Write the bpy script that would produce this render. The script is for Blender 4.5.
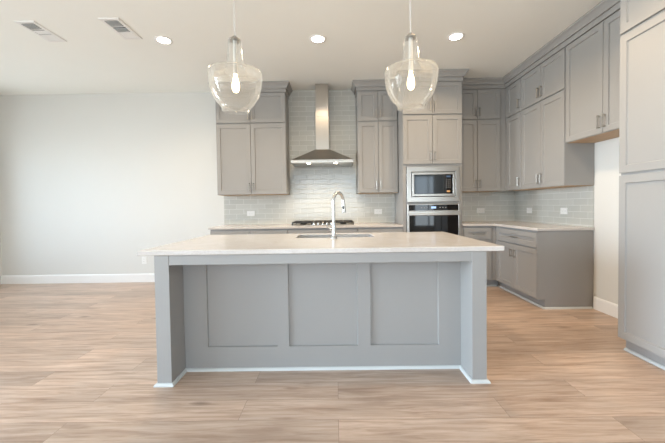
import bpy, bmesh, math, random
from mathutils import Vector, Matrix
random.seed(7)
for o in list(bpy.data.objects): bpy.data.objects.remove(o)
S = bpy.context.scene
COL = S.collection
PI = math.pi

# ------------------------------------------------------------------ camera
F, CX, CY, YAW, PITCH, ROLL, DIST, HC = 321.24, 333.91, 213.97, -.0054, -.0244, .0143, 5.184, 1.1908
cam = bpy.data.cameras.new('camera'); cam_o = bpy.data.objects.new('camera', cam); COL.objects.link(cam_o)
cam.sensor_width = 36; cam.sensor_fit = 'HORIZONTAL'; cam.lens = F/665*36
cam.shift_x = -(CX-332.5)/665; cam.shift_y = (CY-221.5)/665; cam.clip_start = .05
R0 = Vector((math.cos(YAW), -math.sin(YAW), 0)); H0 = Vector((math.sin(YAW), math.cos(YAW), 0))
FW = H0*math.cos(PITCH)+Vector((0, 0, math.sin(PITCH))); U0 = R0.cross(FW)
RR = R0*math.cos(ROLL)-U0*math.sin(ROLL); UU = R0*math.sin(ROLL)+U0*math.cos(ROLL)
m = Matrix((RR, UU, -FW)).transposed().to_4x4(); m.translation = (0, -DIST, HC)
cam_o.matrix_world = m
S.camera = cam_o

# ------------------------------------------------------------------ world, exposure
SKY = 7.3
W = bpy.data.worlds.new('sky'); S.world = W; W.use_nodes = True
nt = W.node_tree; bg = nt.nodes['Background']
tc = nt.nodes.new('ShaderNodeTexCoord'); sx = nt.nodes.new('ShaderNodeSeparateXYZ'); cr = nt.nodes.new('ShaderNodeValToRGB')
nt.links.new(tc.outputs['Generated'], sx.inputs[0])
mp = nt.nodes.new('ShaderNodeMapRange'); mp.inputs[1].default_value = -1; mp.inputs[2].default_value = 1
nt.links.new(sx.outputs['Z'], mp.inputs[0]); nt.links.new(mp.outputs[0], cr.inputs[0])
cr.color_ramp.elements[0].position = .46; cr.color_ramp.elements[0].color = (.64, .715, .76, 1)
cr.color_ramp.elements[1].position = .60; cr.color_ramp.elements[1].color = (.62, .805, 1.0, 1)
nt.links.new(cr.outputs[0], bg.inputs[0])
# hazy western sky: brightest low in the west, where the left-hand windows look
GLOW, GEXP, GDIR = 5.5, 14, Vector((-1, -.12, .06)).normalized()
dt = nt.nodes.new('ShaderNodeVectorMath'); dt.operation = 'DOT_PRODUCT'; dt.inputs[1].default_value = GDIR
nt.links.new(tc.outputs['Generated'], dt.inputs[0])
mxm = nt.nodes.new('ShaderNodeMath'); mxm.operation = 'MAXIMUM'; mxm.inputs[1].default_value = 0; nt.links.new(dt.outputs['Value'], mxm.inputs[0])
pw = nt.nodes.new('ShaderNodeMath'); pw.operation = 'POWER'; pw.inputs[1].default_value = GEXP; nt.links.new(mxm.outputs[0], pw.inputs[0])
ma = nt.nodes.new('ShaderNodeMath'); ma.operation = 'MULTIPLY_ADD'; ma.inputs[1].default_value = GLOW*SKY; ma.inputs[2].default_value = SKY
nt.links.new(pw.outputs[0], ma.inputs[0]); nt.links.new(ma.outputs[0], bg.inputs[1])
vs = S.view_settings
vs.view_transform = 'Standard'; vs.look = 'None'; vs.gamma = 1; vs.use_curve_mapping = False
vs.exposure = 0.12
cy = S.cycles
cy.max_bounces = 12; cy.diffuse_bounces = 6; cy.glossy_bounces = 5; cy.transparent_max_bounces = 16
cy.sample_clamp_indirect = 6; cy.use_denoising = True; cy.caustics_reflective = False; cy.caustics_refractive = False

def area_light(name, loc, rot, sx_, sy_, portal=True, power=0, col=(1, 1, 1)):
    l = bpy.data.lights.new(name, 'AREA'); l.shape = 'RECTANGLE'; l.size = sx_; l.size_y = sy_
    l.energy = power; l.color = col
    if portal: l.cycles.is_portal = True
    o = bpy.data.objects.new(name, l); COL.objects.link(o); o.location = loc; o.rotation_euler = rot
    return o

# ------------------------------------------------------------------ materials
def s2l(r, g, b):
    f = lambda c: c/12.92 if c <= .04045 else ((c+.055)/1.055)**2.4
    return (f(r/255), f(g/255), f(b/255), 1)
class NT:
    def __init__(s, name):
        s.m = bpy.data.materials.new(name); s.m.use_nodes = True; s.t = s.m.node_tree
        s.b = s.t.nodes['Principled BSDF']; s.out = s.t.nodes['Material Output']
    def n(s, typ, **k):
        x = s.t.nodes.new(typ)
        for a, v in k.items(): setattr(x, a, v)
        return x
    def l(s, a, b): s.t.links.new(a, b)
def mat(name, col, rough=.5, metal=0, bump=0, bscale=60, vary=0, vscale=3, spec=.5, emit=None, estr=0):
    N = NT(name); b = N.b
    b.inputs['Base Color'].default_value = col; b.inputs['Roughness'].default_value = rough
    b.inputs['Metallic'].default_value = metal; b.inputs['Specular IOR Level'].default_value = spec
    tcd = N.n('ShaderNodeTexCoord')
    if vary:
        nz = N.n('ShaderNodeTexNoise'); nz.inputs['Scale'].default_value = vscale; nz.inputs['Detail'].default_value = 5
        N.l(tcd.outputs['Object'], nz.inputs['Vector'])
        mx = N.n('ShaderNodeMix', data_type='RGBA')
        mx.inputs[6].default_value = tuple(c*(1-vary) for c in col[:3])+(1,)
        mx.inputs[7].default_value = tuple(min(1, c*(1+vary)) for c in col[:3])+(1,)
        N.l(nz.outputs['Fac'], mx.inputs[0]); N.l(mx.outputs[2], b.inputs['Base Color'])
    if bump:
        nz = N.n('ShaderNodeTexNoise'); nz.inputs['Scale'].default_value = bscale; nz.inputs['Detail'].default_value = 3
        N.l(tcd.outputs['Object'], nz.inputs['Vector'])
        bp = N.n('ShaderNodeBump'); bp.inputs['Strength'].default_value = bump; bp.inputs['Distance'].default_value = .002
        N.l(nz.outputs['Fac'], bp.inputs['Height']); N.l(bp.outputs[0], b.inputs['Normal'])
    if emit:
        b.inputs['Emission Color'].default_value = emit; b.inputs['Emission Strength'].default_value = estr
    return N.m

WALL = mat('wall_paint', (.695, .69, .66, 1), .7, bump=.15, bscale=180, vary=.01)
CEIL = mat('ceiling_paint', (.87, .88, .84, 1), .85, bump=.25, bscale=140, vary=.01)
WHITE = mat('white_trim_paint', (.87, .87, .86, 1), .4, bump=.03)
CAB = mat('cabinet_paint', (.325, .316, .303, 1), .42, bump=.04, bscale=90, vary=.015)
SHOE = mat('pale_shoe_paint', (.60, .61, .60, 1), .45, bump=.03)
CABIN = mat('cabinet_underside_wood', (.52, .36, .22, 1), .6, vary=.15, vscale=8)
NICKEL = mat('satin_nickel', (.44, .41, .37, 1), .30, 1, bump=.05, bscale=200)
CHROME = mat('chrome', (.58, .57, .55, 1), .20, 1, bump=.01)
BLACK = mat('black_glass', (.006, .006, .007, 1), .04, bump=.0, vary=.05)
BLACKM = mat('black_iron', (.02, .019, .018, 1), .45, bump=.2, bscale=150)
DARK = mat('dark_recess', (.03, .03, .03, 1), .7, vary=.1)
PLASTIC = mat('white_plastic', (.82, .82, .80, 1), .35, bump=.02)
SLOT = mat('dark_slot', (.12, .12, .12, 1), .6, vary=.1)
VENTW = mat('vent_white_enamel', (.80, .80, .78, 1), .4, bump=.02)
VENTG = mat('vent_shadow_grey', (.10, .10, .095, 1), .7, vary=.1)
CORD = mat('pale_cord', (.72, .70, .66, 1), .5, vary=.05)
GREYG = mat('oven_window_glass', (.012, .016, .02, 1), .06, vary=.05)
DISPLAY = mat('blue_display', (.02, .03, .05, 1), .2, emit=(.45, .65, 1, 1), estr=1.2)
DIM = mat('dim_display', (.03, .05, .08, 1), .2, emit=(.4, .6, 1, 1), estr=.12)
ORANGE = mat('orange_button', (.75, .42, .18, 1), .4, vary=.05)
GREYB = mat('grey_button', (.28, .28, .28, 1), .4, vary=.05)
LENS = mat('lamp_lens', (.9, .9, .9, 1), .5, emit=(1, .93, .82, 1), estr=18)
HOODL = mat('hood_lamp_lens', (.9, .9, .9, 1), .5, emit=(1, .86, .62, 1), estr=25)
BULB = mat('glowing_bulb', (1, .9, .75, 1), .4, emit=(1, .74, .42, 1), estr=14)

def stainless():
    N = NT('brushed_stainless'); b = N.b
    b.inputs['Base Color'].default_value = (.52, .49, .45, 1); b.inputs['Metallic'].default_value = 1
    b.inputs['Roughness'].default_value = .30; b.inputs['Anisotropic'].default_value = .5
    t = N.n('ShaderNodeTexCoord'); mpn = N.n('ShaderNodeMapping'); mpn.inputs['Scale'].default_value = (3, 3, 900)
    nz = N.n('ShaderNodeTexNoise'); nz.inputs['Scale'].default_value = 1
    N.l(t.outputs['Object'], mpn.inputs[0]); N.l(mpn.outputs[0], nz.inputs['Vector'])
    bp = N.n('ShaderNodeBump'); bp.inputs['Strength'].default_value = .04; bp.inputs['Distance'].default_value = .001
    N.l(nz.outputs['Fac'], bp.inputs['Height']); N.l(bp.outputs[0], b.inputs['Normal'])
    return N.m
STEEL = stainless()

def quartz():
    N = NT('pale_quartz'); b = N.b; b.inputs['Roughness'].default_value = .14
    t = N.n('ShaderNodeTexCoord')
    n1 = N.n('ShaderNodeTexNoise'); n1.inputs['Scale'].default_value = 90; n1.inputs['Detail'].default_value = 6
    n2 = N.n('ShaderNodeTexNoise'); n2.inputs['Scale'].default_value = 5; n2.inputs['Detail'].default_value = 6; n2.inputs['Distortion'].default_value = 1.5
    for q in (n1, n2): N.l(t.outputs['Object'], q.inputs['Vector'])
    mx = N.n('ShaderNodeMix', data_type='RGBA'); mx.inputs[6].default_value = (.565, .515, .475, 1); mx.inputs[7].default_value = (.625, .585, .55, 1)
    ad = N.n('ShaderNodeMath', operation='ADD'); N.l(n1.outputs['Fac'], ad.inputs[0]); N.l(n2.outputs['Fac'], ad.inputs[1])
    mr = N.n('ShaderNodeMapRange'); mr.inputs[1].default_value = .7; mr.inputs[2].default_value = 1.15
    N.l(ad.outputs[0], mr.inputs[0]); N.l(mr.outputs[0], mx.inputs[0]); N.l(mx.outputs[2], b.inputs['Base Color'])
    return N.m
QUARTZ = quartz()

def oak():
    N = NT('oak_plank_floor'); b = N.b
    t = N.n('ShaderNodeTexCoord')
    br = N.n('ShaderNodeTexBrick'); br.offset = .37; br.offset_frequency = 2; br.squash = 1
    br.inputs['Scale'].default_value = 1; br.inputs['Brick Width'].default_value = 1.52; br.inputs['Row Height'].default_value = .19
    br.inputs['Mortar Size'].default_value = .0012; br.inputs['Mortar Smooth'].default_value = .3; br.inputs['Bias'].default_value = 0
    br.inputs['Color1'].default_value = (0, 0, 0, 1); br.inputs['Color2'].default_value = (1, 1, 1, 1); br.inputs['Mortar'].default_value = (.5, .5, .5, 1)
    N.l(t.outputs['Object'], br.inputs['Vector'])
    # shift the grain plank by plank
    sep = N.n('ShaderNodeSeparateColor'); N.l(br.outputs['Color'], sep.inputs[0])
    mul = N.n('ShaderNodeMath', operation='MULTIPLY'); mul.inputs[1].default_value = 23.7; N.l(sep.outputs[0], mul.inputs[0])
    cmb = N.n('ShaderNodeCombineXYZ'); N.l(mul.outputs[0], cmb.inputs[0]); N.l(mul.outputs[0], cmb.inputs[2])
    add = N.n('ShaderNodeVectorMath', operation='ADD'); N.l(t.outputs['Object'], add.inputs[0]); N.l(cmb.outputs[0], add.inputs[1])
    mp1 = N.n('ShaderNodeMapping'); mp1.inputs['Scale'].default_value = (1.2, 15, 1); N.l(add.outputs[0], mp1.inputs[0])
    g = N.n('ShaderNodeTexNoise'); g.inputs['Scale'].default_value = 2.2; g.inputs['Detail'].default_value = 8; g.inputs['Roughness'].default_value = .62; g.inputs['Distortion'].default_value = .6
    N.l(mp1.outputs[0], g.inputs['Vector'])
    mp2 = N.n('ShaderNodeMapping'); mp2.inputs['Scale'].default_value = (.9, 3.2, 1); N.l(add.outputs[0], mp2.inputs[0])
    k = N.n('ShaderNodeTexNoise'); k.inputs['Scale'].default_value = 1.6; k.inputs['Detail'].default_value = 3; N.l(mp2.outputs[0], k.inputs['Vector'])
    # knots
    mp3 = N.n('ShaderNodeMapping'); mp3.inputs['Scale'].default_value = (1.5, 4.2, 1); N.l(add.outputs[0], mp3.inputs[0])
    vo = N.n('ShaderNodeTexVoronoi'); vo.inputs['Scale'].default_value = 1.0; N.l(mp3.outputs[0], vo.inputs['Vector'])
    kr = N.n('ShaderNodeMapRange'); kr.inputs[1].default_value = .03; kr.inputs[2].default_value = .13; kr.inputs[3].default_value = 1; kr.inputs[4].default_value = 0
    N.l(vo.outputs['Distance'], kr.inputs[0])
    # plank tone
    rp = N.n('ShaderNodeValToRGB'); e = rp.color_ramp.elements
    e[0].position = .27; e[0].color = s2l(152, 124, 103); e[1].position = .75; e[1].color = s2l(208, 186, 168)
    x = e.new(.5); x.color = s2l(186, 160, 140)
    N.l(g.outputs['Fac'], rp.inputs[0])
    tone = N.n('ShaderNodeMapRange'); tone.inputs[3].default_value = .84; tone.inputs[4].default_value = 1.13; N.l(sep.outputs[0], tone.inputs[0])
    t2 = N.n('ShaderNodeMapRange'); t2.inputs[1].default_value = .3; t2.inputs[2].default_value = .7; t2.inputs[3].default_value = .85; t2.inputs[4].default_value = 1.12; N.l(k.outputs['Fac'], t2.inputs[0])
    tm = N.n('ShaderNodeMath', operation='MULTIPLY'); N.l(tone.outputs[0], tm.inputs[0]); N.l(t2.outputs[0], tm.inputs[1])
    sc = N.n('ShaderNodeVectorMath', operation='SCALE'); N.l(rp.outputs[0], sc.inputs[0]); N.l(tm.outputs[0], sc.inputs['Scale'])
    mk = N.n('ShaderNodeMix', data_type='RGBA'); mk.inputs[7].default_value = s2l(98, 74, 56)
    kf = N.n('ShaderNodeMath', operation='MULTIPLY'); kf.inputs[1].default_value = .7; N.l(kr.outputs[0], kf.inputs[0])
    N.l(kf.outputs[0], mk.inputs[0]); N.l(sc.outputs[0], mk.inputs[6])
    mj = N.n('ShaderNodeMix', data_type='RGBA'); mj.inputs[7].default_value = s2l(112, 90, 72)
    jf = N.n('ShaderNodeMath', operation='MULTIPLY'); jf.inputs[1].default_value = .75; N.l(br.outputs['Fac'], jf.inputs[0])
    N.l(jf.outputs[0], mj.inputs[0]); N.l(mk.outputs[2], mj.inputs[6]); N.l(mj.outputs[2], b.inputs['Base Color'])
    b.inputs['Roughness'].default_value = .33; b.inputs['Specular IOR Level'].default_value = .75
    bp = N.n('ShaderNodeBump'); bp.inputs['Strength'].default_value = .12; bp.inputs['Distance'].default_value = .002
    N.l(g.outputs['Fac'], bp.inputs['Height']); N.l(bp.outputs[0], b.inputs['Normal'])
    return N.m
OAK = oak()

def tile():
    N = NT('grey_glass_subway_tile'); b = N.b
    t = N.n('ShaderNodeTexCoord')
    sp = N.n('ShaderNodeSeparateXYZ'); N.l(t.outputs['Object'], sp.inputs[0])
    cb = N.n('ShaderNodeCombineXYZ'); ad = N.n('ShaderNodeMath', operation='ADD')
    N.l(sp.outputs['X'], ad.inputs[0]); N.l(sp.outputs['Y'], ad.inputs[1]); N.l(ad.outputs[0], cb.inputs[0]); N.l(sp.outputs['Z'], cb.inputs[1])
    br = N.n('ShaderNodeTexBrick'); br.offset = .5; br.inputs['Scale'].default_value = 1
    br.inputs['Brick Width'].default_value = .229; br.inputs['Row Height'].default_value = .0775
    br.inputs['Mortar Size'].default_value = .0024; br.inputs['Mortar Smooth'].default_value = .4; br.inputs['Bias'].default_value = 0
    br.inputs['Color1'].default_value = (.515, .515, .475, 1); br.inputs['Color2'].default_value = (.575, .575, .535, 1); br.inputs['Mortar'].default_value = (.76, .76, .73, 1)
    N.l(cb.outputs[0], br.inputs['Vector']); N.l(br.outputs['Color'], b.inputs['Base Color'])
    b.inputs['Roughness'].default_value = .17; b.inputs['Coat Weight'].default_value = .4; b.inputs['Coat Roughness'].default_value = .09
    # pillowed tile faces, slightly wavy glass
    b2 = N.n('ShaderNodeTexBrick'); b2.offset = .5; b2.inputs['Scale'].default_value = 1
    b2.inputs['Brick Width'].default_value = .229; b2.inputs['Row Height'].default_value = .0775
    b2.inputs['Mortar Size'].default_value = .006; b2.inputs['Mortar Smooth'].default_value = 1; N.l(cb.outputs[0], b2.inputs['Vector'])
    iv = N.n('ShaderNodeMath', operation='SUBTRACT'); iv.inputs[0].default_value = 1; N.l(b2.outputs['Fac'], iv.inputs[1])
    bp = N.n('ShaderNodeBump'); bp.inputs['Strength'].default_value = .5; bp.inputs['Distance'].default_value = .0022; N.l(iv.outputs[0], bp.inputs['Height'])
    nz = N.n('ShaderNodeTexNoise'); nz.inputs['Scale'].default_value = 14; N.l(cb.outputs[0], nz.inputs['Vector'])
    bp2 = N.n('ShaderNodeBump'); bp2.inputs['Strength'].default_value = .08; bp2.inputs['Distance'].default_value = .01
    N.l(nz.outputs['Fac'], bp2.inputs['Height']); N.l(bp.outputs[0], bp2.inputs['Normal']); N.l(bp2.outputs[0], b.inputs['Normal'])
    N.l(bp2.outputs[0], b.inputs['Coat Normal'])
    return N.m
TILE = tile()

def clear_glass(name, edge=.55, tint=(.99, .99, .985), bright_haze=.0):
    N = NT(name); N.t.nodes.remove(N.b)
    tr = N.n('ShaderNodeBsdfTransparent'); tr.inputs[0].default_value = tint+(1,)
    gl = N.n('ShaderNodeBsdfGlossy'); gl.inputs['Roughness'].default_value = .02; gl.inputs['Color'].default_value = (1, 1, 1, 1)
    lw = N.n('ShaderNodeLayerWeight'); lw.inputs['Blend'].default_value = .18
    t = N.n('ShaderNodeTexCoord'); nz = N.n('ShaderNodeTexNoise'); nz.inputs['Scale'].default_value = 16; N.l(t.outputs['Object'], nz.inputs['Vector'])
    bp = N.n('ShaderNodeBump'); bp.inputs['Strength'].default_value = .25; bp.inputs['Distance'].default_value = .01; N.l(nz.outputs['Fac'], bp.inputs['Height'])
    N.l(bp.outputs[0], gl.inputs['Normal'])
    cl = N.n('ShaderNodeMath', operation='MULTIPLY'); cl.inputs[1].default_value = edge; N.l(lw.outputs['Fresnel'], cl.inputs[0])
    mx = N.n('ShaderNodeMixShader'); N.l(cl.outputs[0], mx.inputs[0]); N.l(tr.outputs[0], mx.inputs[1]); N.l(gl.outputs[0], mx.inputs[2])
    hz = N.n('ShaderNodeBsdfTranslucent'); hz.inputs[0].default_value = (.95, .95, .93, 1)
    hd = N.n('ShaderNodeBsdfDiffuse'); hd.inputs[0].default_value = (.95, .95, .93, 1)
    hm = N.n('ShaderNodeMixShader'); N.l(hz.outputs[0], hm.inputs[1]); N.l(hd.outputs[0], hm.inputs[2])
    fm = N.n('ShaderNodeMixShader'); fm.inputs[0].default_value = bright_haze; N.l(mx.outputs[0], fm.inputs[1]); N.l(hm.outputs[0], fm.inputs[2])  # white mix puts brightness into the glass, standing in for its many reflections
    N.l(fm.outputs[0], N.out.inputs[0])
    return N.m
GLASS = clear_glass('pendant_glass', .7, bright_haze=.07)

# ------------------------------------------------------------------ mesh helpers
def bm_new(): return bmesh.new()
def add_box(bm, x0, x1, y0, y1, z0, z1, bev=0, seg=1):
    r = bmesh.ops.create_cube(bm, size=1)
    v = r['verts']
    for q in v:
        q.co = Vector(((x0+x1)/2+q.co.x*(x1-x0), (y0+y1)/2+q.co.y*(y1-y0), (z0+z1)/2+q.co.z*(z1-z0)))
    if bev:
        es = list({e for q in v for e in q.link_edges})
        bmesh.ops.bevel(bm, geom=es, offset=bev, segments=seg, affect='EDGES', profile=.6)
    return bm
def add_lathe(bm, prof, n=32, c=(0, 0), close=False):
    rings = []
    for r, z in prof:
        if r < 1e-6: rings.append([bm.verts.new((c[0], c[1], z))])
        else: rings.append([bm.verts.new((c[0]+r*math.cos(2*PI*i/n), c[1]+r*math.sin(2*PI*i/n), z)) for i in range(n)])
    pairs = list(zip(rings, rings[1:]))
    if close: pairs.append((rings[-1], rings[0]))
    for a, b in pairs:
        for i in range(n):
            j = (i+1) % n
            if len(a) == 1 and len(b) > 1: bm.faces.new((a[0], b[j], b[i]))
            elif len(b) == 1 and len(a) > 1: bm.faces.new((a[i], a[j], b[0]))
            elif len(a) > 1: bm.faces.new((a[i], a[j], b[j], b[i]))
    return bm
def add_tube(bm, pts, rad, n=14, caps=True):
    pts = [Vector(p) for p in pts]; rads = rad if isinstance(rad, (list, tuple)) else [rad]*len(pts)
    rings = []; ref = None
    for i, p in enumerate(pts):
        d = (pts[min(i+1, len(pts)-1)]-pts[max(i-1, 0)]).normalized()
        if ref is None: ref = Vector((1, 0, 0)) if abs(d.x) < .9 else Vector((0, 1, 0))
        u = (ref-d*ref.dot(d)).normalized(); v = d.cross(u); ref = u
        rings.append([bm.verts.new(p+(u*math.cos(2*PI*k/n)+v*math.sin(2*PI*k/n))*rads[i]) for k in range(n)])
    for a, b in zip(rings, rings[1:]):
        for k in range(n): bm.faces.new((a[k], a[(k+1) % n], b[(k+1) % n], b[k]))
    if caps:
        bm.faces.new(rings[0][::-1]); bm.faces.new(rings[-1])
    return bm
def add_loft(bm, loops, cap=True):
    rs = [[bm.verts.new(p) for p in L] for L in loops]
    n = len(rs[0])
    for a, b in zip(rs, rs[1:]):
        for k in range(n): bm.faces.new((a[k], a[(k+1) % n], b[(k+1) % n], b[k]))
    if cap: bm.faces.new(rs[0][::-1]); bm.faces.new(rs[-1])
    return bm
def add_poly_prism(bm, pts, z0, z1):
    add_loft(bm, [[(x, y, z0) for x, y in pts], [(x, y, z1) for x, y in pts]]); return bm
def add_sweep(bm, path, prof):
    """closed profile (outward offset, z) swept along a plan path with mitred corners; outward is to the right of the path"""
    P = [Vector(p) for p in path]; loops = []
    for i, p in enumerate(P):
        ns = []
        if i > 0: d = (P[i]-P[i-1]).normalized(); ns.append(Vector((d.y, -d.x)))
        if i < len(P)-1: d = (P[i+1]-P[i]).normalized(); ns.append(Vector((d.y, -d.x)))
        nrm = ns[0] if len(ns) == 1 else (ns[0]+ns[1])/(1+ns[0].dot(ns[1]))
        loops.append([(p.x+nrm.x*o, p.y+nrm.y*o, z) for o, z in prof])
    add_loft(bm, loops); return bm
def obj(name, bm, m, parent=None, smooth=False, label=None, loc=None, rotz=0):
    bmesh.ops.recalc_face_normals(bm, faces=bm.faces)
    me = bpy.data.meshes.new(name); bm.to_mesh(me); bm.free(); me.materials.append(m)
    o = bpy.data.objects.new(name, me); COL.objects.link(o)
    if smooth:
        me.polygons.foreach_set('use_smooth', [True]*len(me.polygons))
        try: me.set_sharp_from_angle(angle=math.radians(40))
        except Exception: pass
    if parent: o.parent = parent
    if loc: o.location = loc
    if rotz: o.rotation_euler = (0, 0, rotz)
    if label: o['label'] = label
    return o
def tag(o, label, cat, group=None):
    o['label'] = label; o['category'] = cat
    if group: o['group'] = group
    return o
def thing(name, label, cat, loc=(0, 0, 0), rotz=0, group=None):
    o = bpy.data.objects.new(name, None); COL.objects.link(o); o.empty_display_size = .1
    o.location = loc; o.rotation_euler = (0, 0, rotz)
    return tag(o, label, cat, group)
def struct(name, bm, m, parent=None):
    o = obj(name, bm, m, parent)
    if not parent: o['kind'] = 'structure'
    return o

# ------------------------------------------------------------------ dimensions
XR, XL, YB, ZC = 2.886, -5.45, -9.2, 3.05      # right wall, left wall, rear wall, ceiling
XR2, YR2 = 6.2, -3.9                            # the room widens behind the pantry
CT = .912; UB = 1.385; UF = .33                 # counter top, wall-cabinet underside, wall-cabinet depth with door
UT = 2.905; ZG = 2.452                          # top of doors, split between the stacked doors

# ------------------------------------------------------------------ room shell
bm = bm_new(); add_poly_prism(bm, [(XL-.2, .2), (XL-.2, YB-.2), (XR2+.2, YB-.2), (XR2+.2, .2)], -.1, 0); struct('floor', bm, OAK)
bm = bm_new(); add_poly_prism(bm, [(XL-.2, .2), (XL-.2, YB-.2), (XR2+.2, YB-.2), (XR2+.2, .2)], ZC, ZC+.15); struct('ceiling', bm, CEIL)
struct('wall_back', add_box(bm_new(), XL-.2, XR+.2, 0, .15, 0, ZC), WALL)
struct('wall_right', add_box(bm_new(), XR, XR+.15, YR2, 0, 0, ZC), WALL)
bm = bm_new(); add_box(bm, XR+.15, XR2+.15, YR2, YR2+.15, 0, ZC); struct('wall_side', bm, WALL)
struct('wall_far_right', add_box(bm_new(), XR2, XR2+.15, YB, YR2, 0, ZC), WALL)
def wall_with_openings(name, axis, pos, a0, a1, ops, th):
    """ops: list of (from, to, sill, head) along the wall"""
    bm = bm_new(); cur = a0
    def bx(s, e, z0, z1):
        if e-s < 1e-4 or z1-z0 < 1e-4: return
        if axis == 'x': add_box(bm, min(pos, pos+th), max(pos, pos+th), s, e, z0, z1)
        else: add_box(bm, s, e, min(pos, pos+th), max(pos, pos+th), z0, z1)
    for s, e, z0, z1 in sorted(ops):
        bx(cur, s, 0, ZC); bx(s, e, 0, z0); bx(s, e, z1, ZC); cur = e
    bx(cur, a1, 0, ZC)
    return struct(name, bm, WALL)
LEFT_OPS = [(-1.40, -.60, .5, 2.3), (-5.2, -3.5, .1, 2.6), (-7.6, -5.6, .1, 2.6)]
REAR_OPS = [(-1.9, 1.2, .1, 2.6), (3.2, 4.4, .3, 2.4)]  # wide centre opening is added, unseen behind the camera, to brighten the island front
wall_with_openings('wall_left', 'x', XL, YB, 0, LEFT_OPS, -.15)
wall_with_openings('wall_rear', 'y', YB, XL-.15, XR2+.15, REAR_OPS, -.15)
wn = 0
for (s, e, z0, z1) in LEFT_OPS:
    wn += 1; bm = bm_new()
    for a, b in ((s, s+.05), ((s+e)/2-.025, (s+e)/2+.025), (e-.05, e)): add_box(bm, XL-.11, XL-.05, a, b, z0, z1)
    for a, b in ((z0, z0+.05), (z1-.05, z1)): add_box(bm, XL-.11, XL-.05, s, e, a, b)
    w = struct('window_%d' % wn, bm, WHITE)
    area_light('window_daylight', (XL-.14, (s+e)/2, (z0+z1)/2), (0, -PI/2, 0), z1-z0, e-s)
for (s, e, z0, z1) in REAR_OPS:
    wn += 1; bm = bm_new()
    for a, b in ((s, s+.05), ((s+e)/2-.025, (s+e)/2+.025), (e-.05, e)): add_box(bm, a, b, YB-.11, YB-.05, z0, z1)
    for a, b in ((z0, z0+.05), (z1-.05, z1)): add_box(bm, s, e, YB-.11, YB-.05, a, b)
    w = struct('window_%d' % wn, bm, WHITE)
    area_light('window_daylight', ((s+e)/2, YB-.14, (z0+z1)/2), (PI/2, 0, 0), e-s, z1-z0)

BBP = [(0, 0), (.016, 0), (.016, .118), (.012, .132), (.006, .138), (0, .138)]
bm = bm_new(); add_sweep(bm, [(XL, -.0005), (-1.80, -.0005)], BBP); struct('baseboard_back', bm, WHITE)
bm = bm_new(); add_sweep(bm, [(XR-.0005, -1.60), (XR-.0005, -2.60)], BBP); struct('baseboard_right', bm, WHITE)

# ------------------------------------------------------------------ tile backsplashes
XTL = -1.80
bm = bm_new()
add_box(bm, XTL, .953, -.008, -.0005, CT+.001, UB-.004)
add_box(bm, -.722, .340, -.008, -.0005, UB-.004, ZC-.001)
add_box(bm, 1.796, XR-.009, -.008, -.0005, CT+.001, UB-.004)
tag(obj('tile_backsplash', bm, TILE), 'glossy grey subway tile on the back wall behind hood and cooktop', 'backsplash')
bm = bm_new(); add_box(bm, XR-.008, XR-.0005, -1.583, -.0005, CT+.001, UB-.004)
tag(obj('tile_backsplash', bm, TILE), 'glossy grey subway tile on right wall above corner worktop', 'backsplash')

# ------------------------------------------------------------------ cabinet building blocks (local: x to the right, -y to the viewer, z up)
def shaker_bm(x0, x1, z0, z1, yf=-.02, yb=-.0005, rail=.058, dep=.011):
    """five-piece door or drawer front: frame with a recessed flat panel"""
    bm = bm_new(); c = .0018; g = .004
    R = lambda i, y: [(x0+i, y, z0+i), (x1-i, y, z0+i), (x1-i, y, z1-i), (x0+i, y, z1-i)]
    add_loft(bm, [R(0, yb), R(0, yf+c), R(c, yf), R(rail, yf), R(rail+.0015, yf+dep*.55), R(rail+g, yf+dep)])
    return bm
def pull_bm(length, vertical=True):
    bm = bm_new(); h = length/2
    if vertical:
        add_box(bm, -.0055, .0055, -.034, -.025, -h, h, .002)
        for s in (-1, 1): add_box(bm, -.0055, .0055, -.0262, 0, s*(h-.012)-.0055, s*(h-.012)+.0055, .0012)
    else:
        add_box(bm, -h, h, -.034, -.025, -.0055, .0055, .002)
        for s in (-1, 1): add_box(bm, s*(h-.012)-.0055, s*(h-.012)+.0055, -.0262, 0, -.0055, .0055, .0012)
    return bm
def door(parent, x0, x1, z0, z1, handle=None, name='door', length=.13, vertical=True):
    d = obj(name, shaker_bm(x0, x1, z0, z1), CAB, parent)
    if handle:
        obj('handle', pull_bm(length, vertical), NICKEL, d, label='satin nickel bar pull', loc=(handle[0], -.0202, handle[1]))
    return d
def carcass(parent, w, z0, z1, depth, x0=0, bottom=None):
    bm = add_box(bm_new(), x0, x0+w, 0, depth, z0, z1)
    o = obj('cabinet_body', bm, CAB, parent)
    if bottom: obj('underside', add_box(bm_new(), x0+.002, x0+w-.002, .002, depth-.002, z0-.003, z0-.0002), CABIN, parent, label='bare wood underside')
    return o
CROWN = [(0, UT+.005), (.010, UT+.005), (.010, 2.964), (.030, 2.964), (.031, 2.974), (.034, 2.984), (.050, 3.010), (.064, 3.024), (.070, 3.028), (.070, 3.048), (0, 3.048)]

def wall_cabinet(label, x0, x1, split, loc_rot=None, stacked=True, z0=UB, handles='pair', crown=None, depth=.31, name='wall_cabinet', z_top=3.049, zg=ZG, bottom=True):
    loc, rz = loc_rot
    t = thing(name, label, 'cabinet', loc, rz)
    carcass(t, x1-x0, z0, z_top, depth, x0, bottom)
    rows = [(z0+.003, zg-.011), (zg+.011, UT)] if stacked else [(z0+.003, UT)]
    e = .007
    for a, b in rows:
        zh = a+.042+.065
        if split is None:
            door(t, x0+e, x1-e, a, b, (x1-e-.03, zh) if handles == 'right' else (x0+e+.03, zh))
        else:
            door(t, x0+e, split-.003, a, b, (split-.031, zh))
            door(t, split+.003, x1-e, a, b, (split+.031, zh))
    return t

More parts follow.
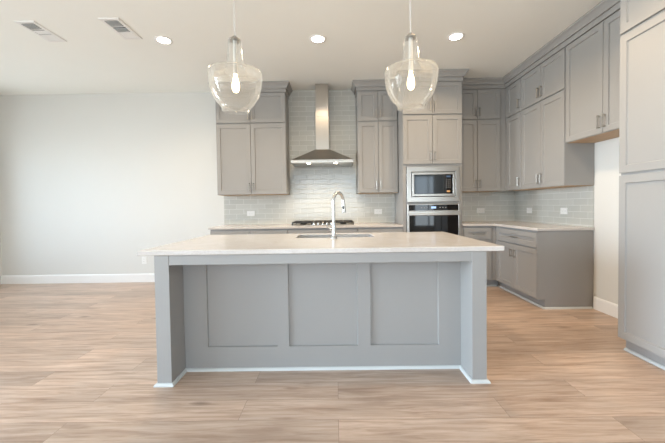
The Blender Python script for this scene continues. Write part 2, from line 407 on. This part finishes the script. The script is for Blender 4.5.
# ------------------------------------------------------------------ back wall, wall cabinets
yC = -.31
t = wall_cabinet('wide grey stacked wall cabinet left of the range hood, four doors', -1.788, -.730, -1.265, ((0, yC, 0), 0))
obj('crown_moulding', add_sweep(bm_new(), [(-1.788, .30), (-1.788, -.02), (-.730, -.02), (-.730, .30)], CROWN), CAB, t)
t = wall_cabinet('narrow grey stacked wall cabinet between range hood and oven tower', .346, .951, .657, ((0, yC, 0), 0))
obj('crown_moulding', add_sweep(bm_new(), [(.346, .30), (.346, -.02), (.951, -.02)], CROWN), CAB, t)
t = wall_cabinet('grey stacked wall cabinet between oven tower and right corner', 1.795, 2.49, 2.143, ((0, yC, 0), 0))
obj('filler_strip', add_box(bm_new(), 2.4905, 2.5705, -.004, .010, UB, 3.048), CAB, t)

# right wall run: local x = distance along -Y
XU = XR-.001-.31
LR = ((XU, 0, 0), -PI/2)
t = wall_cabinet('single-door-wide grey stacked wall cabinet at the inside corner on right wall', .375, .738, None, LR, handles='right')
obj('filler_strip', add_box(bm_new(), .3145, .3745, -.004, .010, UB, 3.048), CAB, t)
t = wall_cabinet('double-door grey stacked wall cabinet on right wall next to fridge opening', .739, 1.581, 1.155, LR)
obj('end_panel', add_box(bm_new(), 1.5815, 1.5855, -.019, .31, UB, 3.048), CAB, t)
t = wall_cabinet('short grey cabinet hung high over the empty fridge opening', 1.588, 2.604, 2.090, LR, stacked=False, z0=1.853, name='fridge_top_cabinet')
bm = bm_new(); add_sweep(bm, [(1.862, yC-.02), (XU-.02, yC-.02), (XU-.02, -2.606)], CROWN)
tag(obj('crown_moulding', bm, CAB), 'grey crown moulding turning the corner above the right wall cabinets', 'moulding')

# ------------------------------------------------------------------ oven tower
tx0, tx1 = .957, 1.790
t = thing('oven_tower', 'tall grey cabinet tower housing the microwave and wall oven', 'cabinet', (0, -.63, 0))
bm = bm_new()
add_box(bm, tx0, tx0+.045, 0, .625, 0, 3.048); add_box(bm, tx1-.03, tx1, 0, .625, 0, 3.048)
add_box(bm, tx0+.045, tx1-.03, 0, .625, 1.729, 3.048); add_box(bm, tx0+.045, tx1-.03, 0, .625, 1.203, 1.230)
add_box(bm, tx0+.045, tx1-.03, 0, .625, .10, .47); add_box(bm, tx0+.045, tx1-.03, .06, .625, 0, .10)
add_box(bm, tx0+.045, tx1-.03, .60, .625, .47, 1.729)
obj('cabinet_body', bm, CAB, t)
sp = 1.372
for a, b in ((1.765, ZG-.011), (ZG+.011, UT)):
    door(t, tx0+.004, sp-.003, a, b, (sp-.031, a+.107)); door(t, sp+.003, tx1-.004, a, b, (sp+.031, a+.107))
door(t, tx0+.008, tx1-.008, .12, .45, ((tx0+tx1)/2, .40), 'drawer', .16, False)
obj('crown_moulding', add_sweep(bm_new(), [(tx0, .218), (tx0, -.02), (tx1, -.02), (tx1, .218)], CROWN), CAB, t)

# microwave
mw = thing('microwave', 'built-in stainless microwave with black door above the wall oven', 'microwave', (1.3825, -.63, 1.4795))
def frame_bm(w, h, wi, hi, y0, y1, cz=0, cx=0):
    bm = bm_new()
    R = lambda a, b, y: [(-a/2+cx, y, -b/2+cz), (a/2+cx, y, -b/2+cz), (a/2+cx, y, b/2+cz), (-a/2+cx, y, b/2+cz)]
    c = .002
    add_loft(bm, [R(wi, hi, y1), R(w, h, y1), R(w, h, y0+c), R(w-2*c, h-2*c, y0), R(wi+2*c, hi+2*c, y0), R(wi, hi, y0+c), R(wi, hi, y1)], False)
    return bm
obj('trim_frame', frame_bm(.748, .494, .622, .352, -.020, -.001), STEEL, mw)
obj('microwave_body', add_box(bm_new(), -.30, .30, .012, .45, -.165, .165), DARK, mw)
d = obj('door', frame_bm(.602, .336, .545, .272, -.024, .011), STEEL, mw)
obj('glass', add_box(bm_new(), -.270, .145, -.021, -.008, -.134, .134), GREYG, d)
cp = obj('control_panel', add_box(bm_new(), .146, .270, -.022, -.008, -.134, .134), BLACK, mw)
obj('display', add_box(bm_new(), .180, .240, -.0228, -.0215, .095, .118), DIM, cp)
for r in range(5):
    for c in range(3):
        x = .183+c*.025; z = .062-r*.027
        obj('button', add_box(bm_new(), x-.006, x+.006, -.0232, -.0215, z-.004, z+.004, .0008), GREYB, cp)
obj('button', add_box(bm_new(), .186, .232, -.0234, -.0215, -.112, -.090, .001), ORANGE, cp, label='orange button')

# wall oven
ov = thing('wall_oven', 'black glass wall oven with stainless handle under the microwave', 'oven', (1.3825, -.63, 0))
obj('oven_body', add_box(bm_new(), -.374, .374, .002, .55, .474, 1.199), DARK, ov)
obj('trim_frame', frame_bm(.752, .102, .700, .080, -.020, -.001, 1.150), STEEL, ov)
cp = obj('control_panel', add_box(bm_new(), -.350, .350, -.018, .001, 1.110, 1.190), BLACK, ov)
obj('display', add_box(bm_new(), -.034, .034, -.0192, -.0175, 1.138, 1.166), DISPLAY, cp, label='lit blue display')
for x in (-.17, -.13, -.09, .09, .13, .17):
    obj('button', add_box(bm_new(), x-.009, x+.009, -.0190, -.0175, 1.146, 1.156), GREYB, cp)
d = obj('door', frame_bm(.752, .622, .690, .530, -.030, -.001, .788), STEEL, ov)
obj('glass', add_box(bm_new(), -.346, .346, -.027, -.004, .522, 1.054), BLACK, d)
hb = bm_new(); add_box(hb, -.355, .355, -.075, -.055, 1.042, 1.070, .007, 2)
for s in (-1, 1): add_box(hb, s*.32-.012, s*.32+.012, -.056, -.0305, 1.046, 1.066, .003)
obj('handle', hb, STEEL, d)

# ------------------------------------------------------------------ base cabinets
def base_cabinet(label, x0, x1, drawers, doors, loc, rz, depth=.61, toe=(0, 0)):
    """drawers / doors: lists of (x0, x1, handle side or None)"""
    t = thing('base_cabinet', label, 'cabinet', loc, rz)
    carcass(t, x1-x0, .105, .880, depth, x0)
    obj('toe_kick', add_box(bm_new(), x0+toe[0], x1+toe[1], .07, depth, 0, .1045), CAB, t)
    for a, b in drawers: door(t, a, b, .688, .856, ((a+b)/2, .772), 'drawer', .14, False)
    for a, b, hx in doors: door(t, a, b, .112, .675, (hx, .56), 'door', .10)
    return t
yB = -.613
ds = [(-1.788, -1.232), (-1.226, -.690)]
base_cabinet('grey base cabinet at the left end of the back counter', -1.790, -.688, ds, [(a, b, b-.03 if i == 0 else a+.03) for i, (a, b) in enumerate(ds)], (0, yB, 0), 0)
ds = [(-.682, .304)]
base_cabinet('grey base cabinet underneath the gas cooktop', -.686, .308, ds, [(-.682, -.191, -.22), (-.187, .304, -.158)], (0, yB, 0), 0)
ds = [(.314, .948)]
base_cabinet('grey base cabinet between cooktop and oven tower', .310, .953, ds, [(.314, .629, .60), (.633, .948, .66)], (0, yB, 0), 0)
t = base_cabinet('narrow grey base cabinet in the corner beside the oven tower', 1.796, 2.228, [(1.815, 2.200)], [(1.815, 2.200, 1.85)], (0, yB, 0), 0, toe=(0, .113))
obj('filler_strip', add_box(bm_new(), 2.2285, 2.2685, -.004, .02, .105, .88), CAB, t)
obj('shoe_moulding', add_sweep(bm_new(), [(1.796, .0695), (2.322, .0695)], [(0, 0), (.018, 0), (.016, .010), (.008, .018), (0, .019)]), SHOE, t)
XB = 2.273
t = base_cabinet('grey base cabinet with wide drawer on the right wall', .690, 1.572, [(.694, 1.566)], [(.694, 1.102, 1.062), (1.106, 1.566, 1.146)], (XB, 0, 0), -PI/2, toe=(-.143, 0))
obj('filler_strip', add_box(bm_new(), .6175, .6895, -.004, .02, .105, .88), CAB, t)
ep = bm_new(); add_poly_prism(ep, [(-.019, .105), (-.019, .880), (.611, .880), (.611, 0), (.066, 0), (.066, .105)], 1.5725, 1.580)
for v in ep.verts: v.co = Vector((v.co.z, v.co.x, v.co.y))
obj('end_panel', ep, CAB, t)
SH = [(0, 0), (.018, 0), (.016, .010), (.008, .018), (0, .019)]
obj('shoe_moulding', add_sweep(bm_new(), [(.566, .0695), (1.5805, .0655), (1.5805, .595)], SH), SHOE, t, label='pale shoe moulding')

# worktops
bm = bm_new(); add_box(bm, -1.812, .953, -.645, -.009, .8815, CT, .003)
tag(obj('worktop', bm, QUARTZ), 'pale quartz worktop along the back wall under the cooktop', 'worktop')
bm = bm_new(); add_poly_prism(bm, [(1.796, -.009), (1.796, -.645), (2.245, -.645), (2.245, -1.598), (XR-.009, -1.598), (XR-.009, -.009)], .8815, CT)
bmesh.ops.bevel(bm, geom=[e for e in bm.edges], offset=.003, segments=1, affect='EDGES')
tag(obj('worktop', bm, QUARTZ), 'pale quartz corner worktop right of the oven tower', 'worktop')

# pantry
XP = 2.273
t = thing('pantry_cabinet', 'tall grey pantry cabinet at the right edge, closest to camera', 'cabinet', (XP, 0, 0), -PI/2)
p0, p1 = 2.612, 3.526
carcass(t, p1-p0, .105, 3.048, XR-.001-XP, p0)
obj('toe_kick', add_box(bm_new(), p0, p1, .05, XR-.001-XP, 0, .1045), CAB, t)
ps = (p0+p1)/2
for a, b, zh in ((.110, 1.398, 1.28), (1.418, 2.484, 1.54), (2.506, UT, 2.60)):
    door(t, p0+.003, ps-.003, a, b, (ps-.031, zh)); door(t, ps+.003, p1-.003, a, b, (ps+.031, zh))
obj('crown_moulding', add_sweep(bm_new(), [(p0, -.02), (p1, -.02)], CROWN), CAB, t)
obj('shoe_moulding', add_sweep(bm_new(), [(p0, .60), (p0, .0495), (p1, .0495)][1:], SH), SHOE, t, label='pale shoe moulding')

# ------------------------------------------------------------------ range hood
hx = -.187
h = thing('range_hood', 'stainless chimney range hood on the tiled wall over the cooktop', 'range hood', (hx, -.009, 1.825))
bm = bm_new()
def rect(w, y0, y1, z): return [(-w/2, y0, z), (w/2, y0, z), (w/2, y1, z), (-w/2, y1, z)]
add_loft(bm, [rect(.910, -.475, -.001, .0365), rect(.910, -.475, -.001, .046), rect(.24, -.272, -.001, .226), rect(.206, -.265, -.001, .232)])
obj('canopy', bm, STEEL, h)
bm = bm_new(); add_box(bm, -.457, .457, -.480, -.001, 0, .036, .002)
lip = obj('lip', bm, STEEL, h)
obj('lower_chimney', add_box(bm_new(), -.1015, .1015, -.262, -.001, .2325, .73, .002), STEEL, h)
obj('upper_chimney', add_box(bm_new(), -.0985, .0985, -.259, -.001, .73, ZC-1.825-.001, .002), STEEL, h)
for i in range(5):
    bm = bm_new(); x = -.06+.03*i
    add_tube(bm, [(x, -.480, .018), (x, -.486, .018)], .006, 12); obj('button', bm, CHROME, lip)
for s in (-1, 1):
    obj('grease_filter', add_box(bm_new(), s*.215-.205, s*.215+.205, -.40, -.06, -.006, -.0005, .001), NICKEL, h)
for s in (-1, 1):
    bm = bm_new(); add_tube(bm, [(s*.20, -.440, -.004), (s*.20, -.440, -.0005)], .026, 20); obj('lamp', bm, HOODL, h, label='lit round lamp')
    l = bpy.data.lights.new('hood_lamp', 'SPOT'); l.energy = 9; l.color = (1, .80, .55); l.spot_size = 2.4; l.spot_blend = .8; l.shadow_soft_size = .025
    lo = bpy.data.objects.new('hood_lamp', l); COL.objects.link(lo); lo.location = (hx+s*.20, -.449, 1.812)

# ------------------------------------------------------------------ cooktop
ck = thing('cooktop', 'black gas cooktop with cast iron grates under the hood', 'cooktop', (hx, -.335, CT))
obj('cooktop_body', add_box(bm_new(), -.457, .457, -.255, .255, .0005, .012, .004, 2), STEEL, ck)
for gx in (-.30, 0, .30):
    bm = bm_new(); w = .138
    for y in (-.235, .235): add_box(bm, gx-w, gx+w, y-.008, y+.008, .038, .056, .003)
    for x in (-w, w): add_box(bm, gx+x-.008, gx+x+.008, -.235, .235, .038, .056, .003)
    for y in (-.12, 0, .12): add_box(bm, gx-w, gx+w, y-.006, y+.006, .042, .058, .002)
    add_box(bm, gx-.006, gx+.006, -.235, .235, .042, .058, .002)
    for x in (-w, w):
        for y in (-.235, .235): add_box(bm, gx+x-.008, gx+x+.008, y-.008, y+.008, .0122, .040)
    obj('grate', bm, BLACKM, ck)
for bx_, by_ in ((-.30, -.11), (-.30, .12), (0, .05), (.30, -.11), (.30, .12)):
    obj('burner', add_lathe(bm_new(), [(0, .0122), (.045, .0122), (.045, .022), (.034, .026), (.034, .034), (0, .036)], 20, (bx_, by_)), BLACKM, ck, True)
for i in range(5):
    kx = -.125+.062*i
    obj('knob', add_lathe(bm_new(), [(0, .0122), (.021, .0122), (.021, .018), (.017, .022), (.016, .044), (.013, .048), (0, .048)], 18, (kx, -.2525 + .012)), CHROME, ck, True, label='metal knob')

# ------------------------------------------------------------------ island
IX0, IX1, IY0, IY1 = -1.319, 1.109, -3.071, -1.868
isl = thing('kitchen_island', 'large grey panelled kitchen island in the middle of the floor', 'kitchen island', (-.105, -2.47, 0))
ox, oy = .105, 2.47
def ibox(bm, x0, x1, y0, y1, z0, z1, bev=.0015): return add_box(bm, x0+ox, x1+ox, y0+oy, y1+oy, z0, z1, bev)
YL, YP = -3.060, -2.864
for a, b in ((-1.2135, -1.116), (.898, .995)):
    obj('end_panel', ibox(bm_new(), a, b, YL, -1.90, .0005, .8785), CAB, isl)
obj('apron', ibox(bm_new(), -1.1155, .8975, YL+.001, YL+.021, .812, .8785), CAB, isl)
obj('cabinet_body', ibox(bm_new(), -1.1155, .8975, YP+.021, -1.90, .0005, .70, 0), CAB, isl)
# panelled face: one mesh, three recessed flat panels
pnl = [(-.948, -.438), (-.353, .150), (.243, .739)]; pz0, pz1 = .171, .792
bm = bm_new()
def face_panel(bm, x0, x1, z0, z1):
    y = YP+oy
    R = lambda i, yy: [(x0+ox+i, yy, z0+i), (x1+ox-i, yy, z0+i), (x1+ox-i, yy, z1-i), (x0+ox+i, yy, z1-i)]
    rs = [[bm.verts.new(p) for p in L] for L in (R(0, y), R(.001, y+.012), R(.003, y+.0165))]
    for a, b in zip(rs, rs[1:]):
        for k in range(4): bm.faces.new((a[k], a[(k+1) % 4], b[(k+1) % 4], b[k]))
    bm.faces.new(rs[-1])
for a, b in pnl: face_panel(bm, a, b, pz0, pz1)
xs = [-1.1155]+[q for p in pnl for q in p]+[.8975]
def flat(x0, x1, z0, z1):
    y = YP+oy
    bm.faces.new([bm.verts.new((x0+ox, y, z0)), bm.verts.new((x1+ox, y, z0)), bm.verts.new((x1+ox, y, z1)), bm.verts.new((x0+ox, y, z1))])
for i in range(0, len(xs), 2): flat(xs[i], xs[i+1], pz0, pz1)
for i in range(len(xs)-1):
    flat(xs[i], xs[i+1], .0005, pz0); flat(xs[i], xs[i+1], pz1, .8785)
# thickness
y0 = YP+oy; yb = y0+.0205
B = [bm.verts.new(p) for p in ((xs[0]+ox, yb, .0005), (xs[-1]+ox, yb, .0005), (xs[-1]+ox, yb, .8785), (xs[0]+ox, yb, .8785))]
A = [bm.verts.new(p) for p in ((xs[0]+ox, y0, .0005), (xs[-1]+ox, y0, .0005), (xs[-1]+ox, y0, .8785), (xs[0]+ox, y0, .8785))]
bm.faces.new(B)
for k in range(4): bm.faces.new((A[k], A[(k+1) % 4], B[(k+1) % 4], B[k]))
bmesh.ops.remove_doubles(bm, verts=bm.verts, dist=.0001)
obj('front_panel', bm, CAB, isl)
sh = add_sweep(bm_new(), [(-1.2135+ox, -1.92+oy), (-1.2135+ox, YL+oy), (-1.116+ox, YL+oy), (-1.116+ox, YP+oy), (.898+ox, YP+oy), (.898+ox, YL+oy), (.995+ox, YL+oy), (.995+ox, -1.92+oy)], [(.0002, .0005), (.018, .0005), (.016, .010), (.008, .018), (.0002, .019)])
obj('shoe_moulding', sh, SHOE, isl, label='pale shoe moulding')

# island worktop with sink cut-out
SX0, SX1, SY0, SY1 = -.365, .345, -2.335, -2.0
def slab_with_hole(x0, x1, y0, y1, hx0, hx1, hy0, hy1, z0, z1, r=.03, c=.003):
    bm = bm_new()
    def rr(a0, a1, b0, b1, rad, n):
        out = []
        for cx_, cy_, s in ((a1-rad, b1-rad, 0), (a0+rad, b1-rad, 1), (a0+rad, b0+rad, 2), (a1-rad, b0+rad, 3)):
            for k in range(n+1):
                t_ = (s+k/n)*PI/2; out.append((cx_+rad*math.cos(t_), cy_+rad*math.sin(t_)))
        return out
    n = 4
    o1 = rr(x0, x1, y0, y1, .004, n); o2 = rr(x0+c, x1-c, y0+c, y1-c, .003, n)
    h1 = rr(hx0, hx1, hy0, hy1, r, n); h2 = rr(hx0-.002, hx1+.002, hy0-.002, hy1+.002, r, n)
    L = [[(x, y, z0) for x, y in h1], [(x, y, z0) for x, y in o2], [(x, y, z0+c) for x, y in o1], [(x, y, z1-c) for x, y in o1],
         [(x, y, z1) for x, y in o2], [(x, y, z1) for x, y in h2], [(x, y, z1-.002) for x, y in h1], [(x, y, z0) for x, y in h1]]
    add_loft(bm, L, False); bmesh.ops.remove_doubles(bm, verts=bm.verts, dist=1e-5)
    return bm
bm = slab_with_hole(IX0, IX1, IY0, IY1, SX0, SX1, SY0, SY1, .880, CT)
tag(obj('island_worktop', bm, QUARTZ), 'pale quartz worktop covering the grey island', 'worktop')

# sink
sk = thing('sink', 'stainless undermount sink sunk in the island worktop', 'sink', ((SX0+SX1)/2, (SY0+SY1)/2, .705))
bm = bm_new(); a, b = (SX1-SX0)/2, (SY1-SY0)/2
def q(w, d, z): return [(-w, -d, z), (w, -d, z), (w, d, z), (-w, d, z)]
add_loft(bm, [q(a+.02, b+.02, .174), q(a+.003, b+.003, .174), q(a-.005, b-.005, .03), q(a-.03, b-.03, .012), q(a-.03, b-.03, .004), q(a+.001, b+.001, .022), q(a+.02, b+.02, .170), q(a+.02, b+.02, .174)], False)
bm.verts.ensure_lookup_table()
bm.faces.new([bm.verts[i] for i in range(12, 16)]); bm.faces.new([bm.verts[i] for i in range(16, 20)])
bmesh.ops.remove_doubles(bm, verts=bm.verts, dist=1e-5)
obj('basin', bm, STEEL, sk)
obj('drain', add_lathe(bm_new(), [(0, .013), (.03, .013), (.04, .015), (.045, .0125), (0, .0125)], 20), CHROME, sk, True)

# faucet
fc = thing('faucet', 'tall chrome gooseneck pull-down faucet on the island by the sink', 'faucet', (-.018, -2.405, CT))
obj('base', add_lathe(bm_new(), [(0, .0005), (.029, .0005), (.029, .006), (.024, .012), (.022, .02), (0, .02)], 24), CHROME, fc, True)
bm = bm_new(); add_lathe(bm, [(0, .018), (.0175, .018), (.0175, .13), (.0145, .145), (0, .145)], 24); obj('body', bm, CHROME, fc, True)
pts = [(0, 0, .14), (0, 0, .22), (0, 0, .30)]
for k in range(1, 15):
    an = PI-k*PI*.93/14
    rx = .048
    px_ = rx+rx*math.cos(an); pz_ = .318+.078*math.sin(an)
    pts.append((px_*.92, px_*.95, pz_))
bm = bm_new(); add_tube(bm, pts, .0135, 16); obj('spout', bm, CHROME, fc, True)
ex, ey, ez = pts[-1]
bm = bm_new(); add_tube(bm, [(ex, ey, ez+.004), (ex+.003, ey+.003, ez-.05), (ex+.006, ey+.006, ez-.095), (ex+.007, ey+.007, ez-.115)], [.0135, .016, .019, .018], 16)
sh_ = obj('spray_head', bm, CHROME, fc, True)
bm = bm_new(); add_box(bm, ex-.008, ex+.006, ey-.020, ey-.012, ez-.085, ez-.055, .002); obj('button', bm, BLACKM, sh_, label='black spray button')
bm = bm_new(); add_tube(bm, [(-.018, 0, .085), (-.036, 0, .085)], .014, 14); add_tube(bm, [(-.034, 0, .085), (-.052, -.004, .10), (-.072, -.008, .125)], [.009, .007, .006], 12)
obj('handle', bm, CHROME, fc, True)

# ------------------------------------------------------------------ outlets
def outlet(label, loc, rz=0, upright=False):
    t = thing('outlet', label, 'outlet', loc, rz, None)
    w, hh = (.074, .118) if upright else (.124, .080)
    obj('cover_plate', add_box(bm_new(), -w/2, w/2, -.006, -.0004, -hh/2, hh/2, .002, 2), PLASTIC, t)
    for s in (-1, 1):
        cx_, cz = (0, s*.022) if upright else (s*.024, 0)
        a_, b_ = (.016, .014) if upright else (.014, .016)
        so = obj('socket', add_box(bm_new(), cx_-a_, cx_+a_, -.0078, -.0055, cz-b_, cz+b_, .001), PLASTIC, t)
        bm = bm_new()
        for k in (-1, 1):
            if upright: add_box(bm, cx_+k*.006-.001, cx_+k*.006+.001, -.0081, -.0077, cz-.004, cz+.005)
            else: add_box(bm, cx_-.004, cx_+.005, -.0081, -.0077, cz+k*.006-.001, cz+k*.006+.001)
        obj('slot', bm, SLOT, so, label='dark slots')
    return t
outlet('white outlet in the back tile left of the cooktop', (-1.366, -.008, 1.092))
outlet('white outlet in the back tile between cooktop and oven tower', (.686, -.008, 1.094))
outlet('white outlet in the back tile between oven tower and right corner', (2.332, -.008, 1.087))
outlet('white outlet in the right wall tile, nearer the inside corner', (XR-.008, -.402, 1.085), -PI/2)
outlet('white outlet in the right wall tile, nearer the fridge opening', (XR-.008, -1.126, 1.088), -PI/2)
outlet('white outlet low on the bare wall left of the island', (-3.120, -.0005, .356), 0, True)

# ------------------------------------------------------------------ ceiling vents and recessed lights
def vent(label, cx_, cy_, dark):
    t = thing('ceiling_vent', label, 'vent', (cx_, cy_, ZC))
    L, w = .395, .200
    bm = bm_new()
    R = lambda a, b, z: [(-a/2, -b/2, z), (a/2, -b/2, z), (a/2, b/2, z), (-a/2, b/2, z)]
    add_loft(bm, [R(w-.07, L-.07, -.0005), R(w, L, -.0005), R(w, L, -.003), R(w-.01, L-.01, -.009), R(w-.066, L-.066, -.010), R(w-.07, L-.07, -.0005)], False)
    obj('vent_frame', bm, VENTW, t)
    obj('backing', add_box(bm_new(), -w/2+.0355, w/2-.0355, -L/2+.0355, L/2-.0355, -.0025, -.0007), VENTG, t)
    bars = [i*(L-.08)/3-(L-.08)/2 for i in range(1, 3)]
    for y in bars: obj('divider', add_box(bm_new(), -w/2+.0355, w/2-.0355, y-.006, y+.006, -.009, -.003), VENTW, t)
    n = 0
    for k in range(15):
        y = -L/2+.048+k*(L-.096)/14
        if min(abs(y-q) for q in bars) < .010: continue
        zone = 0 if y < bars[0] else 1 if y < bars[1] else 2
        tilt = dark[zone]
        bm = bm_new(); add_box(bm, -w/2+.0357, w/2-.0357, -.0085, .0085, -.0006, .0006)
        bmesh.ops.rotate(bm, verts=bm.verts, cent=(0, 0, 0), matrix=Matrix.Rotation(tilt, 3, 'X'))
        bmesh.ops.translate(bm, verts=bm.verts, vec=(0, y, -.0075 if abs(tilt) < .5 else -.0085))
        obj('slat', bm, VENTW, t)
    return t
vent('white ceiling vent farthest left', -3.03, -1.81, (1.05, -.35, -.35))
vent('white ceiling vent nearer the recessed lights', -2.18, -1.835, (1.05, 1.05, -.35))
def can_light(label, x, y):
    t = thing('recessed_light', label, 'ceiling light', (x, y, ZC))
    obj('trim_ring', add_lathe(bm_new(), [(.066, -.0005), (.094, -.0005), (.094, -.003), (.088, -.007), (.070, -.006), (.066, -.0005)], 36), WHITE, t, True)
    obj('lens', add_lathe(bm_new(), [(0, -.001), (.0655, -.001), (.0655, -.003), (0, -.004)], 36), LENS, t, True, label='glowing lens')
    l = bpy.data.lights.new('recessed_lamp', 'AREA'); l.shape = 'DISK'; l.size = .13; l.energy = CAN_W; l.color = (1, .76, .50); l.spread = 2.6
    lo = bpy.data.objects.new('recessed_lamp', l); COL.objects.link(lo); lo.location = (x, y, ZC-.012)
CAN_W = 16
can_light('round recessed ceiling light left of both pendants', -1.87, -1.60)
can_light('round recessed ceiling light between the two pendants', -.17, -1.57)
can_light('round recessed ceiling light right of both pendants', 1.36, -1.57)
can_light('round recessed ceiling light beside the tall pantry, above the camera', 1.45, -3.05)

# ------------------------------------------------------------------ pendants
def pendant(label, x, y):
    t = thing('pendant_light', label, 'pendant light', (x, y, 2.0), 0, None)
    prof = [(.108, .000), (.116, .004), (.115, .014), (.116, .024), (.130, .040), (.170, .090), (.198, .150), (.214, .215), (.220, .270), (.222, .300), (.215, .318), (.190, .330), (.140, .342), (.100, .354), (.078, .375), (.068, .42), (.062, .48), (.057, .54), (.052, .590)]
    th = .0035
    inner = [(max(r-th, .001), z-(th if .30 < z < .36 else 0)) for r, z in prof]
    obj('glass_shade', add_lathe(bm_new(), prof+inner[::-1], 56, close=True), GLASS, t, True, label='clear glass bell shade')
    obj('cap', add_lathe(bm_new(), [(0, .622), (.012, .622), (.020, .612), (.030, .604), (.030, .592), (.050, .586), (.050, .582), (0, .582)], 28), NICKEL, t, True)
    obj('socket', add_lathe(bm_new(), [(0, .581), (.016, .581), (.016, .36), (.019, .355), (.019, .305), (0, .305)], 24), CORD, t, True)
    obj('bulb', add_lathe(bm_new(), [(0, .304), (.013, .304), (.014, .285), (.022, .262), (.029, .225), (.031, .200), (.027, .175), (.016, .158), (0, .152)], 24), BULB, t, True, label='glowing bulb')
    bm = bm_new(); add_tube(bm, [(0, 0, .620), (0, 0, ZC-2.0-.02)], .0055, 10); obj('cord', bm, CORD, t)
    obj('canopy', add_lathe(bm_new(), [(0, ZC-2.0-.0005), (.065, ZC-2.0-.0005), (.065, ZC-2.0-.012), (.05, ZC-2.0-.022), (0, ZC-2.0-.024)], 28), NICKEL, t, True)
    return t
pendant('clear glass bell pendant, the left one over the island', -.822, -2.47)
pendant('clear glass bell pendant, the right one over the island', .645, -2.47)
